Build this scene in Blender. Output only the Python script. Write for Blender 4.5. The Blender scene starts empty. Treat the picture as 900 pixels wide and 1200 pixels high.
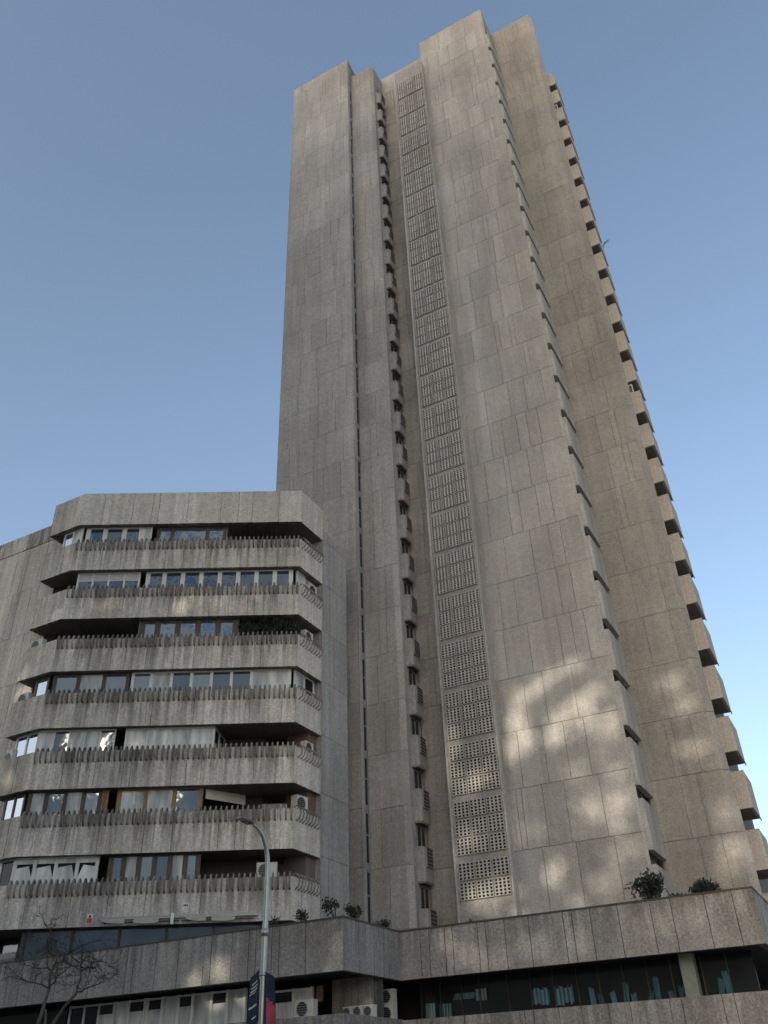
import bpy, math, random
from mathutils import Vector, Matrix
R_ = math.radians
rnd = random.Random(7)
scn = bpy.context.scene
col = scn.collection

# ------------------------------------------------------------------ camera
ROT = R_(-27.11)                       # the buildings' own axes: s along the facades, t away from the street
def W(s, t, z=0.0):
    c, n = math.cos(ROT), math.sin(ROT)
    return Vector((c*s - n*t, n*s + c*t, z))
pitch, roll, fpx = R_(34.49), R_(-2.403), 1007.3
F = Vector((0, math.cos(pitch), math.sin(pitch)))
R0 = Vector((1, 0, 0)); U0 = Vector((0, -math.sin(pitch), math.cos(pitch)))
Rv = math.cos(roll)*R0 + math.sin(roll)*U0
Uv = -math.sin(roll)*R0 + math.cos(roll)*U0
cd = bpy.data.cameras.new('camera'); cam = bpy.data.objects.new('camera', cd); col.objects.link(cam)
cd.sensor_fit = 'HORIZONTAL'; cd.sensor_width = 36; cd.lens = 36*fpx/900; cd.clip_end = 3000
m = Matrix((Rv, Uv, -F)).transposed().to_4x4(); m.translation = Vector((0, 0, 1.6)); cam.matrix_world = m
scn.camera = cam

# ------------------------------------------------------------------ world, sun, exposure
SUN_EL = 15.0
TR = Vector((0.06, 0.998))                                            # the way the light travels, in s and t
trw = W(TR.x, TR.y); trw.normalize()
sun_dir = Vector((-trw.x*math.cos(R_(SUN_EL)), -trw.y*math.cos(R_(SUN_EL)), math.sin(R_(SUN_EL))))
w = bpy.data.worlds.new('World'); scn.world = w; w.use_nodes = True
nt = w.node_tree; bg = nt.nodes['Background']
sky = nt.nodes.new('ShaderNodeTexSky'); sky.sky_type = 'NISHITA'; sky.sun_disc = False
sky.sun_elevation = R_(SUN_EL); sky.sun_rotation = math.atan2(sun_dir.x, sun_dir.y)
sky.altitude = 200; sky.air_density = 0.75; sky.dust_density = 4.0; sky.ozone_density = 0.5
nt.links.new(sky.outputs[0], bg.inputs[0]); bg.inputs[1].default_value = 0.13
sl = bpy.data.lights.new('sun', 'SUN'); so = bpy.data.objects.new('sun', sl); col.objects.link(so)
sl.energy = 2.0; sl.angle = R_(0.8); sl.color = (1.0, 0.90, 0.78)
so.rotation_euler = sun_dir.to_track_quat('Z', 'Y').to_euler(); so.location = (0, 0, 150)
vs = scn.view_settings; vs.view_transform = 'Standard'; vs.look = 'None'; vs.gamma = 1; vs.use_curve_mapping = False
vs.exposure = 1.46
vs.use_white_balance = True; vs.white_balance_temperature = 6850; vs.white_balance_tint = 5

# ------------------------------------------------------------------ materials
def new_mat(name):
    m = bpy.data.materials.new(name); m.use_nodes = True
    return m, m.node_tree, m.node_tree.nodes['Principled BSDF']
def plain(name, c, rough=0.6, metal=0.0, var=0.12, scale=6.0, spec=0.4):
    m, t, b = new_mat(name)
    N = t.nodes.new; L = t.links.new
    tc = N('ShaderNodeTexCoord'); n = N('ShaderNodeTexNoise'); n.inputs['Scale'].default_value = scale; n.inputs['Detail'].default_value = 6
    L(tc.outputs['Object'], n.inputs['Vector'])
    mr = N('ShaderNodeMapRange'); mr.inputs[1].default_value = .3; mr.inputs[2].default_value = .7
    mr.inputs[3].default_value = 1-var; mr.inputs[4].default_value = 1+var; L(n.outputs['Fac'], mr.inputs[0])
    mx = N('ShaderNodeMix'); mx.data_type = 'RGBA'; mx.blend_type = 'MULTIPLY'; mx.inputs[0].default_value = 1
    mx.inputs[6].default_value = (*c, 1); L(mr.outputs[0], mx.inputs[7]); L(mx.outputs[2], b.inputs['Base Color'])
    b.inputs['Roughness'].default_value = rough; b.inputs['Metallic'].default_value = metal
    b.inputs['Specular IOR Level'].default_value = spec
    return m
def concrete(name, c, speck=0.25, speck_scale=16.0, streak=0.25, blotch=0.2, drips=0.0, bump=0.35):
    m, t, b = new_mat(name); N = t.nodes.new; L = t.links.new
    tc = N('ShaderNodeTexCoord')
    def noise(scale, detail=5, sc3=None, rough=.55, dist=0):
        n = N('ShaderNodeTexNoise'); n.inputs['Scale'].default_value = scale; n.inputs['Detail'].default_value = detail
        n.inputs['Roughness'].default_value = rough; n.inputs['Distortion'].default_value = dist
        if sc3:
            mp = N('ShaderNodeMapping'); mp.inputs['Scale'].default_value = sc3
            L(tc.outputs['Object'], mp.inputs['Vector']); L(mp.outputs[0], n.inputs['Vector'])
        else: L(tc.outputs['Object'], n.inputs['Vector'])
        return n.outputs['Fac']
    def rng(v, a, b_, lo, hi):
        r = N('ShaderNodeMapRange'); r.inputs[1].default_value = a; r.inputs[2].default_value = b_
        r.inputs[3].default_value = lo; r.inputs[4].default_value = hi; L(v, r.inputs[0]); return r.outputs[0]
    def mul(a, b_):
        k = N('ShaderNodeMath'); k.operation = 'MULTIPLY'; L(a, k.inputs[0]); L(b_, k.inputs[1]); return k.outputs[0]
    at = N('ShaderNodeAttribute'); at.attribute_name = 'tone'
    v = at.outputs['Fac']
    v = mul(v, rng(noise(.16, 4), .3, .7, 1-blotch, 1+blotch))
    v = mul(v, rng(noise(1.0, 5, (.55, .55, .035), .6), .32, .68, 1-streak, 1+streak*.8))
    v = mul(v, rng(noise(1.0, 4, (2.2, 2.2, .16), .6), .3, .7, 1-streak*.5, 1+streak*.5))
    sp = noise(speck_scale, 3, None, .75)
    v = mul(v, rng(sp, .33, .67, 1-speck, 1+speck))
    v = mul(v, rng(noise(speck_scale*.28, 3, None, .6), .3, .7, 1-speck*.35, 1+speck*.35))
    if drips:
        d1 = noise(1.0, 5, (3.6, 3.6, .28), .65, .25)
        ar = N('ShaderNodeAttribute'); ar.attribute_name = 'drip'
        f = rng(d1, .42, .57, 0.0, 1.0)
        pw = mul(f, ar.outputs['Fac'])
        v = mul(v, rng(pw, 0, 1, 1.0, 1-drips))
    mx = N('ShaderNodeMix'); mx.data_type = 'RGBA'; mx.blend_type = 'MULTIPLY'; mx.inputs[0].default_value = 1
    mx.inputs[6].default_value = (*c, 1); L(v, mx.inputs[7])
    hue = N('ShaderNodeMix'); hue.data_type = 'RGBA'; hue.blend_type = 'MULTIPLY'
    L(rng(noise(.5, 3), .35, .65, 0, .8), hue.inputs[0]); L(mx.outputs[2], hue.inputs[6]); hue.inputs[7].default_value = (1.02, .985, .945, 1)
    L(hue.outputs[2], b.inputs['Base Color'])
    b.inputs['Roughness'].default_value = .92; b.inputs['Specular IOR Level'].default_value = .2
    bp = N('ShaderNodeBump'); bp.inputs['Strength'].default_value = bump; bp.inputs['Distance'].default_value = .03
    L(sp, bp.inputs['Height']); L(bp.outputs[0], b.inputs['Normal'])
    return m
def glass(name, c, rough=.04, metal=.85):
    m, t, b = new_mat(name); N = t.nodes.new; L = t.links.new
    if metal < .5: b.inputs['Specular IOR Level'].default_value = .22
    b.inputs['Base Color'].default_value = (*c, 1); b.inputs['Metallic'].default_value = metal; b.inputs['Roughness'].default_value = rough
    tc = N('ShaderNodeTexCoord'); n = N('ShaderNodeTexNoise'); n.inputs['Scale'].default_value = 1.3; L(tc.outputs['Object'], n.inputs['Vector'])
    bp = N('ShaderNodeBump'); bp.inputs['Strength'].default_value = .12; bp.inputs['Distance'].default_value = .05
    L(n.outputs['Fac'], bp.inputs['Height']); L(bp.outputs[0], b.inputs['Normal'])
    return m
def curtain(name, c, fold=14.0):
    m, t, b = new_mat(name); N = t.nodes.new; L = t.links.new
    tc = N('ShaderNodeTexCoord'); mp = N('ShaderNodeMapping'); mp.inputs['Scale'].default_value = (fold*.35, fold*.35, .5)
    n = N('ShaderNodeTexNoise'); n.inputs['Scale'].default_value = 1; n.inputs['Detail'].default_value = 4
    L(tc.outputs['Object'], mp.inputs['Vector']); L(mp.outputs[0], n.inputs['Vector'])
    cr = N('ShaderNodeValToRGB'); cr.color_ramp.elements[0].position = .35; cr.color_ramp.elements[1].position = .62
    cr.color_ramp.elements[0].color = (c[0]*.45, c[1]*.46, c[2]*.5, 1); cr.color_ramp.elements[1].color = (*c, 1)
    L(n.outputs['Fac'], cr.inputs[0]); L(cr.outputs[0], b.inputs['Base Color'])
    b.inputs['Roughness'].default_value = .5; b.inputs['Coat Weight'].default_value = .35; b.inputs['Coat Roughness'].default_value = .03; b.inputs['Coat IOR'].default_value = 1.6
    return m
M = {
 'tower': concrete('tower_concrete', (.358, .347, .342), .24, 12, .13, .16, .07, .4),
 'stained': concrete('stained_concrete', (.60, .56, .515), .26, 11, .22, .14, .60, .4),
 'agg': concrete('aggregate_concrete', (.290, .278, .270), .32, 14, .14, .12, .38, .6),
 'soffit': concrete('soffit_shade_concrete', (.17, .15, .135), .15, 14, .2, .2),  # the shade of undersides is put into this dark concrete colour
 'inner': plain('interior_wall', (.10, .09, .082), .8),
 'dark': plain('void_shade', (.018, .018, .02), .8),  # near-black colour stands for the shade inside holes and recesses
 'brick': plain('brown_brick', (.17, .115, .085), .85, var=.25, scale=9),
 'white': plain('white_frame', (.72, .72, .70), .4, var=.05),
 'brown': plain('brown_frame', (.085, .068, .055), .45, var=.12),
 'tan': plain('wood_frame', (.26, .17, .095), .5, var=.15),
 'grey': plain('grey_metal', (.33, .34, .36), .45, .5, .08),
 'screen': concrete('screen_concrete', (.42, .405, .39), .12, 16, .08, .06),
 'bars': concrete('railing_concrete', (.23, .215, .20), .2, 14, .35, .2),
 'coping': plain('coping', (.06, .052, .046), .6),
 'glass': glass('window_glass', (.27, .31, .37)),
 'glassdark': glass('dark_glass', (.020, .024, .026), .06, .0),
 'glassstore': glass('storefront_glass', (.12, .14, .165), .08, .6),
 'glasssky': glass('pale_window_glass', (.46, .50, .55)),
 'pale': curtain('pale_curtain_reflection', (.88, .88, .85), 6),  # pale colour stands for bright reflections in panes; also used for real curtains
 'pane_glare': curtain('pane_reflection', (.68, .70, .70), 7),  # bluish white stands for bright reflections in window glass
 'blind': plain('roller_blind', (.55, .55, .53), .5, var=.04),
 'teal': curtain('teal_curtain', (.10, .20, .23), 5),
 'blue': curtain('blue_curtain', (.055, .17, .25), 5),
 'column': plain('painted_column', (.20, .23, .21), .6),
 'acwhite': plain('appliance_white', (.62, .61, .57), .45, var=.08),
 'acdark': plain('fan_dark', (.035, .035, .035), .5),
 'awning': plain('awning_fabric', (.42, .40, .35), .8, var=.1),
 'steel': plain('galvanised_steel', (.40, .40, .40), .38, .7, .1, 3),
 'lampglass': plain('lamp_lens', (.20, .20, .24), .2, .3),
 'navy': plain('navy_banner', (.022, .032, .062), .7, var=.3, scale=3),
 'pink': plain('pink_banner', (.42, .085, .12), .7, var=.3, scale=3),
 'ink': plain('banner_white', (.5, .52, .56), .7),
 'red': plain('plate_red', (.45, .08, .06), .5), 'plate': plain('plate_white', (.66, .65, .6), .5),
 'black': plain('plate_black', (.03, .03, .03), .5),
 'bark': plain('bark', (.045, .036, .030), .9, var=.35, scale=5),
 'barkpale': plain('pale_bark', (.10, .09, .075), .9, var=.35, scale=5),
 'leaf': plain('dark_leaf', (.022, .030, .016), .6, var=.5, scale=2.5),
 'leafdry': plain('dry_leaf', (.045, .042, .028), .7, var=.5, scale=2.5),
 'asphalt': plain('asphalt', (.05, .05, .05), .9, var=.25, scale=3),
 'paving': plain('paving', (.36, .33, .28), .85, var=.2, scale=2),
 'ground': plain('ground', (.16, .145, .125), .9, var=.25, scale=.2),
 'paint': plain('road_paint', (.7, .7, .68), .6),
 'render_grey': concrete('grey_render', (.55, .50, .43), .06, 8, .08, .08),
 'cream': concrete('cream_render', (.78, .74, .66), .06, 8, .08, .08),
}

# ------------------------------------------------------------------ mesh helpers
class MB:
    """collects polygons in (s,t,z); built into ONE mesh"""
    def __init__(s): s.v = []; s.f = []; s.tone = []; s.mi = []; s.drip = []; s.smooth = []
    def poly(s, pts, tone=1.0, mi=0, drip=None, smooth=False):
        i = len(s.v); s.v += [tuple(p) for p in pts]; s.f.append(tuple(range(i, i+len(pts))))
        s.tone.append(tone); s.mi.append(mi); s.smooth.append(smooth); s.drip += (drip if drip else [1.0]*len(pts))
    def prism(s, pl, z0, z1, tone=1.0, mi=0, drip=None):
        n = len(pl); a = 0.5*sum(pl[i][0]*pl[(i+1) % n][1]-pl[(i+1) % n][0]*pl[i][1] for i in range(n))
        if a < 0: pl = pl[::-1]
        d = drip or (1, 1)
        for i in range(n):
            p, q = pl[i], pl[(i+1) % n]
            s.poly([(*p, z0), (*q, z0), (*q, z1), (*p, z1)], tone, mi, [d[0], d[0], d[1], d[1]])
        s.poly([(*p, z1) for p in pl], tone, mi, [d[1]]*n); s.poly([(*p, z0) for p in pl[::-1]], tone, mi, [d[0]]*n)
    def box(s, s0, s1, t0, t1, z0, z1, tone=1.0, mi=0, drip=None):
        s.prism([(s0, t0), (s1, t0), (s1, t1), (s0, t1)], z0, z1, tone, mi, drip)
    def wallbox(s, P, Q, thick, z0, z1, tone=1.0, mi=0, drip=None, out=0.0, skip=()):
        """a slab along P-Q; outside is on the right hand walking from P to Q; goes in by thick"""
        P = Vector(P); Q = Vector(Q); d = (Q-P).normalized(); o = Vector((d.y, -d.x))
        a = P+o*out; b = Q+o*out; c = b-o*thick; e = a-o*thick
        s.prism([tuple(a), tuple(b), tuple(c), tuple(e)], z0, z1, tone, mi, drip)
    def tube(s, pts, rad, n=6, tone=1.0, mi=0, cap=True):
        pts = [Vector(p) for p in pts]; rr = rad if isinstance(rad, (list, tuple)) else [rad]*len(pts)
        base = len(s.v); ref = None
        for i, p in enumerate(pts):
            d = (pts[min(i+1, len(pts)-1)]-pts[max(i-1, 0)]).normalized()
            if ref is None: ref = d.orthogonal().normalized()
            x = (ref-d*ref.dot(d))
            if x.length < 1e-4: x = d.orthogonal()
            x.normalize(); ref = x; y = d.cross(x)
            for k in range(n):
                a = 2*math.pi*k/n+math.pi/4
                s.v.append(tuple(p+(x*math.cos(a)+y*math.sin(a))*rr[i])); s.drip.append(1.0)
        for i in range(len(pts)-1):
            for k in range(n):
                a, b = base+i*n+k, base+i*n+(k+1) % n
                s.f.append((a, b, b+n, a+n)); s.tone.append(tone); s.mi.append(mi); s.smooth.append(n > 5)
        if cap:
            s.f.append(tuple(base+k for k in range(n))[::-1]); s.tone.append(tone); s.mi.append(mi); s.smooth.append(False)
            e = base+(len(pts)-1)*n
            s.f.append(tuple(e+k for k in range(n))); s.tone.append(tone); s.mi.append(mi); s.smooth.append(False)
    def panels(s, P, Q, z0, z1, levels, widths=(.35, .8, 1.05, 1.3, 1.7, 1.9), gap=.022, depth=.05, tv=.075, seed=0, drip=None, chv=True, mi=0):
        """precast panels with open joints on the face P-Q"""
        r = random.Random(seed*977+13); P = Vector(P); Q = Vector(Q); L = (Q-P).length; d = (Q-P)/L
        zs = [z0]+[z for z in levels if z0+.15 < z < z1-.15]+[z1]
        for j in range(len(zs)-1):
            xs = [0.0]; lastsmall = True
            while True:
                wd = r.choice(widths); 
                if wd < .5 and lastsmall: wd = r.choice(widths[1:])
                lastsmall = wd < .5
                wd *= r.uniform(.85, 1.15)
                if xs[-1]+wd > L-.45: break
                xs.append(xs[-1]+wd)
            xs.append(L)
            for i in range(len(xs)-1):
                a = P+d*(xs[i]+(gap/2 if i else 0)); b = P+d*(xs[i+1]-(gap/2 if i < len(xs)-2 else 0))
                za = zs[j]+(gap/2 if j else 0); zb = zs[j+1]-(gap/2 if j < len(zs)-2 else 0)
                o = Vector((d.y, -d.x))*r.uniform(-.006, .006)
                c1 = Vector((d.y, -d.x))*depth
                t_ = 1+r.uniform(-tv, tv)
                A, B = a+o, b+o; C, D = b-c1, a-c1
                dd = drip or (.8, .8)
                s.poly([(*A, za), (*B, za), (*B, zb), (*A, zb)], t_, mi, [dd[0], dd[0], dd[1], dd[1]])
                s.poly([(*D, za), (*A, za), (*A, zb), (*D, zb)], t_*.8, mi); s.poly([(*B, za), (*C, za), (*C, zb), (*B, zb)], t_*.8, mi)
                s.poly([(*A, zb), (*B, zb), (*C, zb), (*D, zb)], t_, mi); s.poly([(*D, za), (*C, za), (*B, za), (*A, za)], t_, mi)
    def build(s, name, mats, parent=None, base=(0, 0, 0), label=None, kind=None, rz=None):
        if not isinstance(mats, (list, tuple)): mats = [mats]
        me = bpy.data.meshes.new(name)
        b = parent['_b'] if parent is not None and '_b' in parent else base
        me.from_pydata([(x-b[0], y-b[1], z-b[2]) for x, y, z in s.v], [], s.f)
        for mt in mats: me.materials.append(M[mt] if isinstance(mt, str) else mt)
        me.polygons.foreach_set('material_index', s.mi); me.polygons.foreach_set('use_smooth', s.smooth)
        at = me.attributes.new('tone', 'FLOAT', 'FACE'); at.data.foreach_set('value', s.tone)
        ad = me.attributes.new('drip', 'FLOAT', 'POINT'); ad.data.foreach_set('value', s.drip)
        me.update()
        o = bpy.data.objects.new(name, me); col.objects.link(o)
        if parent is not None:
            o.parent = parent
            if '_b' in parent: o['_b'] = parent['_b']
        else:
            o.location = W(*base[:2], base[2]); o.rotation_euler = (0, 0, ROT)
        if label: o['label'] = label
        if kind: o['kind'] = kind
        return o
def thing(name, label, cat, base, group=None, rz=0.0):
    o = bpy.data.objects.new(name, None); col.objects.link(o); o.empty_display_size = .3
    o.location = W(*base[:2], base[2]); o.rotation_euler = (0, 0, ROT+rz)
    o['label'] = label; o['category'] = cat; o['_b'] = tuple(base)
    if group: o['group'] = group
    return o
def tag(o, label, cat, group=None):
    o['label'] = label; o['category'] = cat
    if group: o['group'] = group
    return o
def copy_part(o, parent, loc):
    c = o.copy(); col.objects.link(c); c.parent = parent; c.location = loc
    for ch in list(o.children):
        g = ch.copy(); col.objects.link(g); g.parent = c
    return c

# ------------------------------------------------------------------ ground
g = MB(); g.box(-700, 700, -700, 700, -1.0, -.15); o = g.build('ground', 'ground'); o['kind'] = 'structure'
g = MB(); g.box(-300, 300, 6, 21.5, -.149, -.12); o = g.build('road', 'asphalt'); o['kind'] = 'structure'
g = MB()
for i in range(-40, 40): g.box(i*6, i*6+3, 13.65, 13.8, -.119, -.116)
o = g.build('road_marking', 'paint'); o['kind'] = 'structure'
g = MB(); g.box(-300, 300, 21.5, 60, -.149, .0); o = g.build('pavement', 'paving'); o['kind'] = 'structure'
g = MB(); g.box(-300, 300, -12, 6, -.149, .0); o = g.build('near_pavement', 'paving'); o['kind'] = 'structure'

# ------------------------------------------------------------------ THE TOWER
FL = 3.1
JL = [12.0+FL*k for k in range(-4, 27)]
tower = thing('residential_tower', 'tall grey concrete tower of staggered blank slabs with a perforated screen strip', 'tower block', (-15, 50, 0))
# left slab
b = MB(); b.box(-30.55, -23.85, 42.35, 60, 0, 93.85, .55)
b.panels((-30.6, 42.3), (-23.8, 42.3), 7, 93.9, JL, seed=1)
b.panels((-23.8, 42.3), (-23.8, 42.66), 7, 93.9, JL, seed=2, widths=(2, 2)); 
b.box(-30.6, -23.8, 42.31, 42.7, 93.9, 93.98, 1)
b.box(-23.85, -23.80, 42.66, 43.12, 88.6, 93.9, .8)
b.build('wall', 'tower', tower, label='leftmost blank panelled slab of the tower')
# slot windows between the left slab and its neighbour
def slot(z):
    f = MB(); f.box(-23.84, -23.785, 42.66, 42.70, z, z+FL-.42, mi=0); f.box(-23.84, -23.785, 43.0, 43.08, z, z+FL-.42)
    f.box(-23.84, -23.78, 42.66, 43.08, z+1.42, z+1.50); f.box(-23.86, -23.79, 42.66, 43.08, z-.42, z, .9)
    f.box(-23.84, -23.785, 42.66, 43.08, z-.42+FL-.05, z-.42+FL)
    fo = f.build('slot_window', 'grey', tower)
    for a, c in ((0, 1.42), (1.5, FL-.42)):
        p = MB(); p.box(-23.85, -23.81, 42.70, 43.0, z+a, z+c); p.build('pane', 'glassdark', fo)
    return fo
z0 = 12.0+.3
s0 = slot(z0-FL*2)
for k in range(1, 27): copy_part(s0, tower, (0, 0, FL*k))
# second slab with chamfered corner
b = MB(); b.prism([(-23.9, 43.2), (-21.62, 43.2), (-21.4, 43.4), (-21.35, 45.4), (-21.35, 60), (-23.9, 60)], 0, 91.8, .55)
b.panels((-23.8, 43.12), (-21.62, 43.12), 7, 91.9, JL, seed=3, widths=(.5, .8, 1.2))
b.panels((-21.62, 43.12), (-21.30, 43.36), 7, 91.9, JL, seed=4, widths=(2, 2)); b.panels((-21.30, 43.36), (-21.30, 45.3), 7, 91.9, JL, seed=41, widths=(2, 2))
b.box(-22.2, -22.0, 43.5, 43.7, 91.9, 92.7, .6)
b.build('wall', 'tower', tower, label='narrow slab with a chamfered corner beside the window bays')
# recessed wall
b = MB(); b.box(-21.3, -16.0, 45.36, 60, 0, 92.4, .55)
b.panels((-21.28, 45.3), (-16.1, 45.3), 7, 92.5, JL, seed=5, widths=(.4, 1, 1.6, 2))
b.build('wall', 'tower', tower, label='recessed wall behind the window bays')
# window bays
def bay(z):
    b = MB(); zt = z+1.85
    pf = [(-21.5, 43.72), (-20.98, 43.72), (-20.86, 43.86), (-20.86, 44.75), (-21.28, 45.1), (-21.5, 45.1)]
    pb = [(-21.5, 43.78), (-21.03, 43.78), (-20.93, 43.9), (-20.93, 44.72), (-21.28, 45.05), (-21.5, 45.05)]
    zc = z+.09
    b.prism(pf, zc, zt)
    n = len(pf)
    for i in range(n):
        j = (i+1) % n; b.poly([(*pb[i], z), (*pb[j], z), (*pf[j], zc), (*pf[i], zc)], .9)
    b.poly([(*p, z) for p in pb[::-1]], .8, 1)  # underside takes the dark concrete, its shade painted in
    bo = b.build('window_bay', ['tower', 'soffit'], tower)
    q = MB(); q.box(-20.86, -20.78, 43.95, 44.70, zt-1.02, zt-.02, .8, 0)
    for i in range(5):
        for j in range(5):
            y = 44.0+i*.14; zz = zt-.97+j*.19; q.box(-20.80, -20.772, y+.02, y+.115, zz+.02, zz+.15, 1, 1)
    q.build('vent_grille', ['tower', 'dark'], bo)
    f = MB(); f.box(-21.29, -21.24, 43.85, 43.92, zt+.02, zt+1.2); f.box(-21.29, -21.24, 44.35, 44.42, zt+.02, zt+1.2); f.box(-21.29, -21.24, 44.85, 44.92, zt+.02, zt+1.2)
    f.box(-21.29, -21.24, 43.85, 44.92, zt+1.12, zt+1.2)
    fo = f.build('window_frame', 'grey', bo)
    p = MB(); p.box(-21.30, -21.265, 43.92, 44.85, zt+.0, zt+1.2); p.build('pane', 'glassdark', bo)
    return bo
b0 = bay(14.2-FL*3)
for k in range(1, 27): copy_part(b0, tower, (0, 0, FL*k))
# screen shaft
b = MB(); b.box(-18.95, -15.9, 43.45, 45.3, 0, 88.3, .88)
b.box(-19.01, -18.90, 43.40, 43.6, 0, 88.0, 1.15); b.box(-15.93, -15.86, 43.40, 44.0, 0, 88.0, 1.15)
b.build('shaft', 'tower', tower, label='projecting shaft that carries the perforated panels')
PW, PH = .85, .84
def panel_mesh(name):
    b = MB(); d = .10; nx, nz = 4, 5; bx, bz = PW/(nx*1.0), PH/nz; hs = .125; hz = .108
    xs = [0]; zs = [0]
    mx = (PW-.06-nx*hs)/(nx-1+.0)*.98; mz = (PH-.07-nz*hz)/(nz-1)*.98
    cx = (PW-(nx*hs+(nx-1)*mx))/2; cz = (PH-(nz*hz+(nz-1)*mz))/2
    for i in range(nx): xs += [cx+i*(hs+mx), cx+i*(hs+mx)+hs]
    for i in range(nz): zs += [cz+i*(hz+mz), cz+i*(hz+mz)+hz]
    xs.append(PW); zs.append(PH)
    for i in range(len(xs)-1):
        for j in range(len(zs)-1):
            x0, x1, z0_, z1_ = xs[i], xs[i+1], zs[j], zs[j+1]
            if i % 2 == 1 and j % 2 == 1:
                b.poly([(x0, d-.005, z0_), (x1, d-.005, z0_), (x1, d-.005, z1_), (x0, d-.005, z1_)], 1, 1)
                for ya, yb, mi_ in ((0, .03, 0), (.03, d, 1)):  # past the rim the hole walls are near-black, painted as shade
                    b.poly([(x0, ya, z0_), (x0, yb, z0_), (x0, yb, z1_), (x0, ya, z1_)][::-1], 1, mi_); b.poly([(x1, ya, z0_), (x1, yb, z0_), (x1, yb, z1_), (x1, ya, z1_)], 1, mi_)
                    b.poly([(x0, ya, z0_), (x1, ya, z0_), (x1, yb, z0_), (x0, yb, z0_)], 1, mi_); b.poly([(x0, ya, z1_), (x1, ya, z1_), (x1, yb, z1_), (x0, yb, z1_)][::-1], 1, mi_)
            else: b.poly([(x0, 0, z0_), (x1, 0, z0_), (x1, 0, z1_), (x0, 0, z1_)])
    b.poly([(0, 0, 0), (0, d, 0), (0, d, PH), (0, 0, PH)]); b.poly([(PW, 0, 0), (PW, d, 0), (PW, d, PH), (PW, 0, PH)])
    b.poly([(0, 0, 0), (PW, 0, 0), (PW, d, 0), (0, d, 0)][::-1]); b.poly([(0, 0, PH), (PW, 0, PH), (PW, d, PH), (0, d, PH)])
    return b
spots = []
for k in range(25):
    for r_ in range(3):
        if k == 0 and r_ == 2: continue
        for c_ in range(3):
            spots.append((-18.74+c_*.95, 43.45-.11, 11.68+FL*k-PH-r_*.945+(.0)))
pm = panel_mesh('p'); first = None; rest = MB()
for i, (x, y, z) in enumerate(spots):
    if i < 100:
        if first is None:
            q = MB(); q.f = pm.f; q.tone = pm.tone; q.mi = pm.mi; q.drip = pm.drip; q.smooth = pm.smooth
            q.v = [(a-15, c+50, e) for a, c, e in pm.v]
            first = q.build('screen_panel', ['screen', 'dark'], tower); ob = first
        else:
            ob = first.copy(); col.objects.link(ob); ob.parent = tower
        ob.location = (x+15, y-50, z)
        ob.rotation_euler = (R_(rnd.uniform(-.4, .4)), 0, 0)
    else:
        n0 = len(rest.v); rest.v += [(a+x, c+y, e+z) for a, c, e in pm.v]
        rest.f += [tuple(n0+q_ for q_ in fc) for fc in pm.f]; tn = 1+rnd.uniform(-.08, .06)
        rest.tone += [tn]*len(pm.f); rest.mi += pm.mi; rest.drip += pm.drip; rest.smooth += pm.smooth
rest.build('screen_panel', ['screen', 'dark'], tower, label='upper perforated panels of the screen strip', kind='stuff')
# main slab
b = MB(); b.box(-16.05, -9.25, 44.05, 60, 0, 92.75, .55)
b.panels((-16.1, 44.0), (-9.28, 44.0), 7, 92.8, JL, seed=11, gap=.026)
b.panels((-9.28, 44.0), (-9.13, 44.12), 7, 92.8, JL, seed=12, widths=(2, 2))
b.box(-15.66, -15.60, 43.93, 44.0, 7, 84, 1.05)
b.box(-9.4, -9.14, 44.12, 46.9, 89.4, 92.8, .95)
b.box(-16.1, -9.15, 44.0, 44.25, 92.8, 92.86)
b.build('wall', 'tower', tower, label='largest blank panelled slab right of the screen strip')
def spandrel(z):
    b = MB(); r_ = [(-9.2, 44.13), (-8.98, 44.13), (-8.90, 44.25), (-8.90, 46.86), (-9.2, 46.86)]
    b.prism(r_, z, z+2.44); return b.build('spandrel', 'tower', tower)
sp0 = spandrel(14.26-FL*3)
for k in range(1, 27): copy_part(sp0, tower, (0, 0, FL*k))
def rec(z):
    f = MB(); f.box(-9.26, -9.2, 44.3, 46.8, z, z+.07); f.box(-9.26, -9.2, 45.5, 45.58, z, z+.66)
    fo = f.build('strip_window', 'brown', tower)
    p = MB(); p.box(-9.25, -9.235, 44.3, 46.8, z+.02, z+.66); p.build('pane', 'glassdark', fo); return fo
r0 = rec(13.61-FL*2)
for k in range(1, 27): copy_part(r0, tower, (0, 0, FL*k))
# right slab
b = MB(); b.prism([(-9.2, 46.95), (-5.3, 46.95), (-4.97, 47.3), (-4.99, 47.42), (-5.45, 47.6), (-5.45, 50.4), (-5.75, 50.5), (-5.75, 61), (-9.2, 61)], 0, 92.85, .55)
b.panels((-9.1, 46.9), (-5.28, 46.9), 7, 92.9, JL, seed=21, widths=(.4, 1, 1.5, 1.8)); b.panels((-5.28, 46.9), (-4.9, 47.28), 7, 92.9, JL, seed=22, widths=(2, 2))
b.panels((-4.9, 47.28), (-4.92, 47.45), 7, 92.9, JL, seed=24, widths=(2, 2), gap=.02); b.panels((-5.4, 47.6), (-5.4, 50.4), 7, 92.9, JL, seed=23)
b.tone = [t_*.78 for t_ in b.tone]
b.build('wall', 'tower', tower, label='rightmost blank panelled slab')
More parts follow.
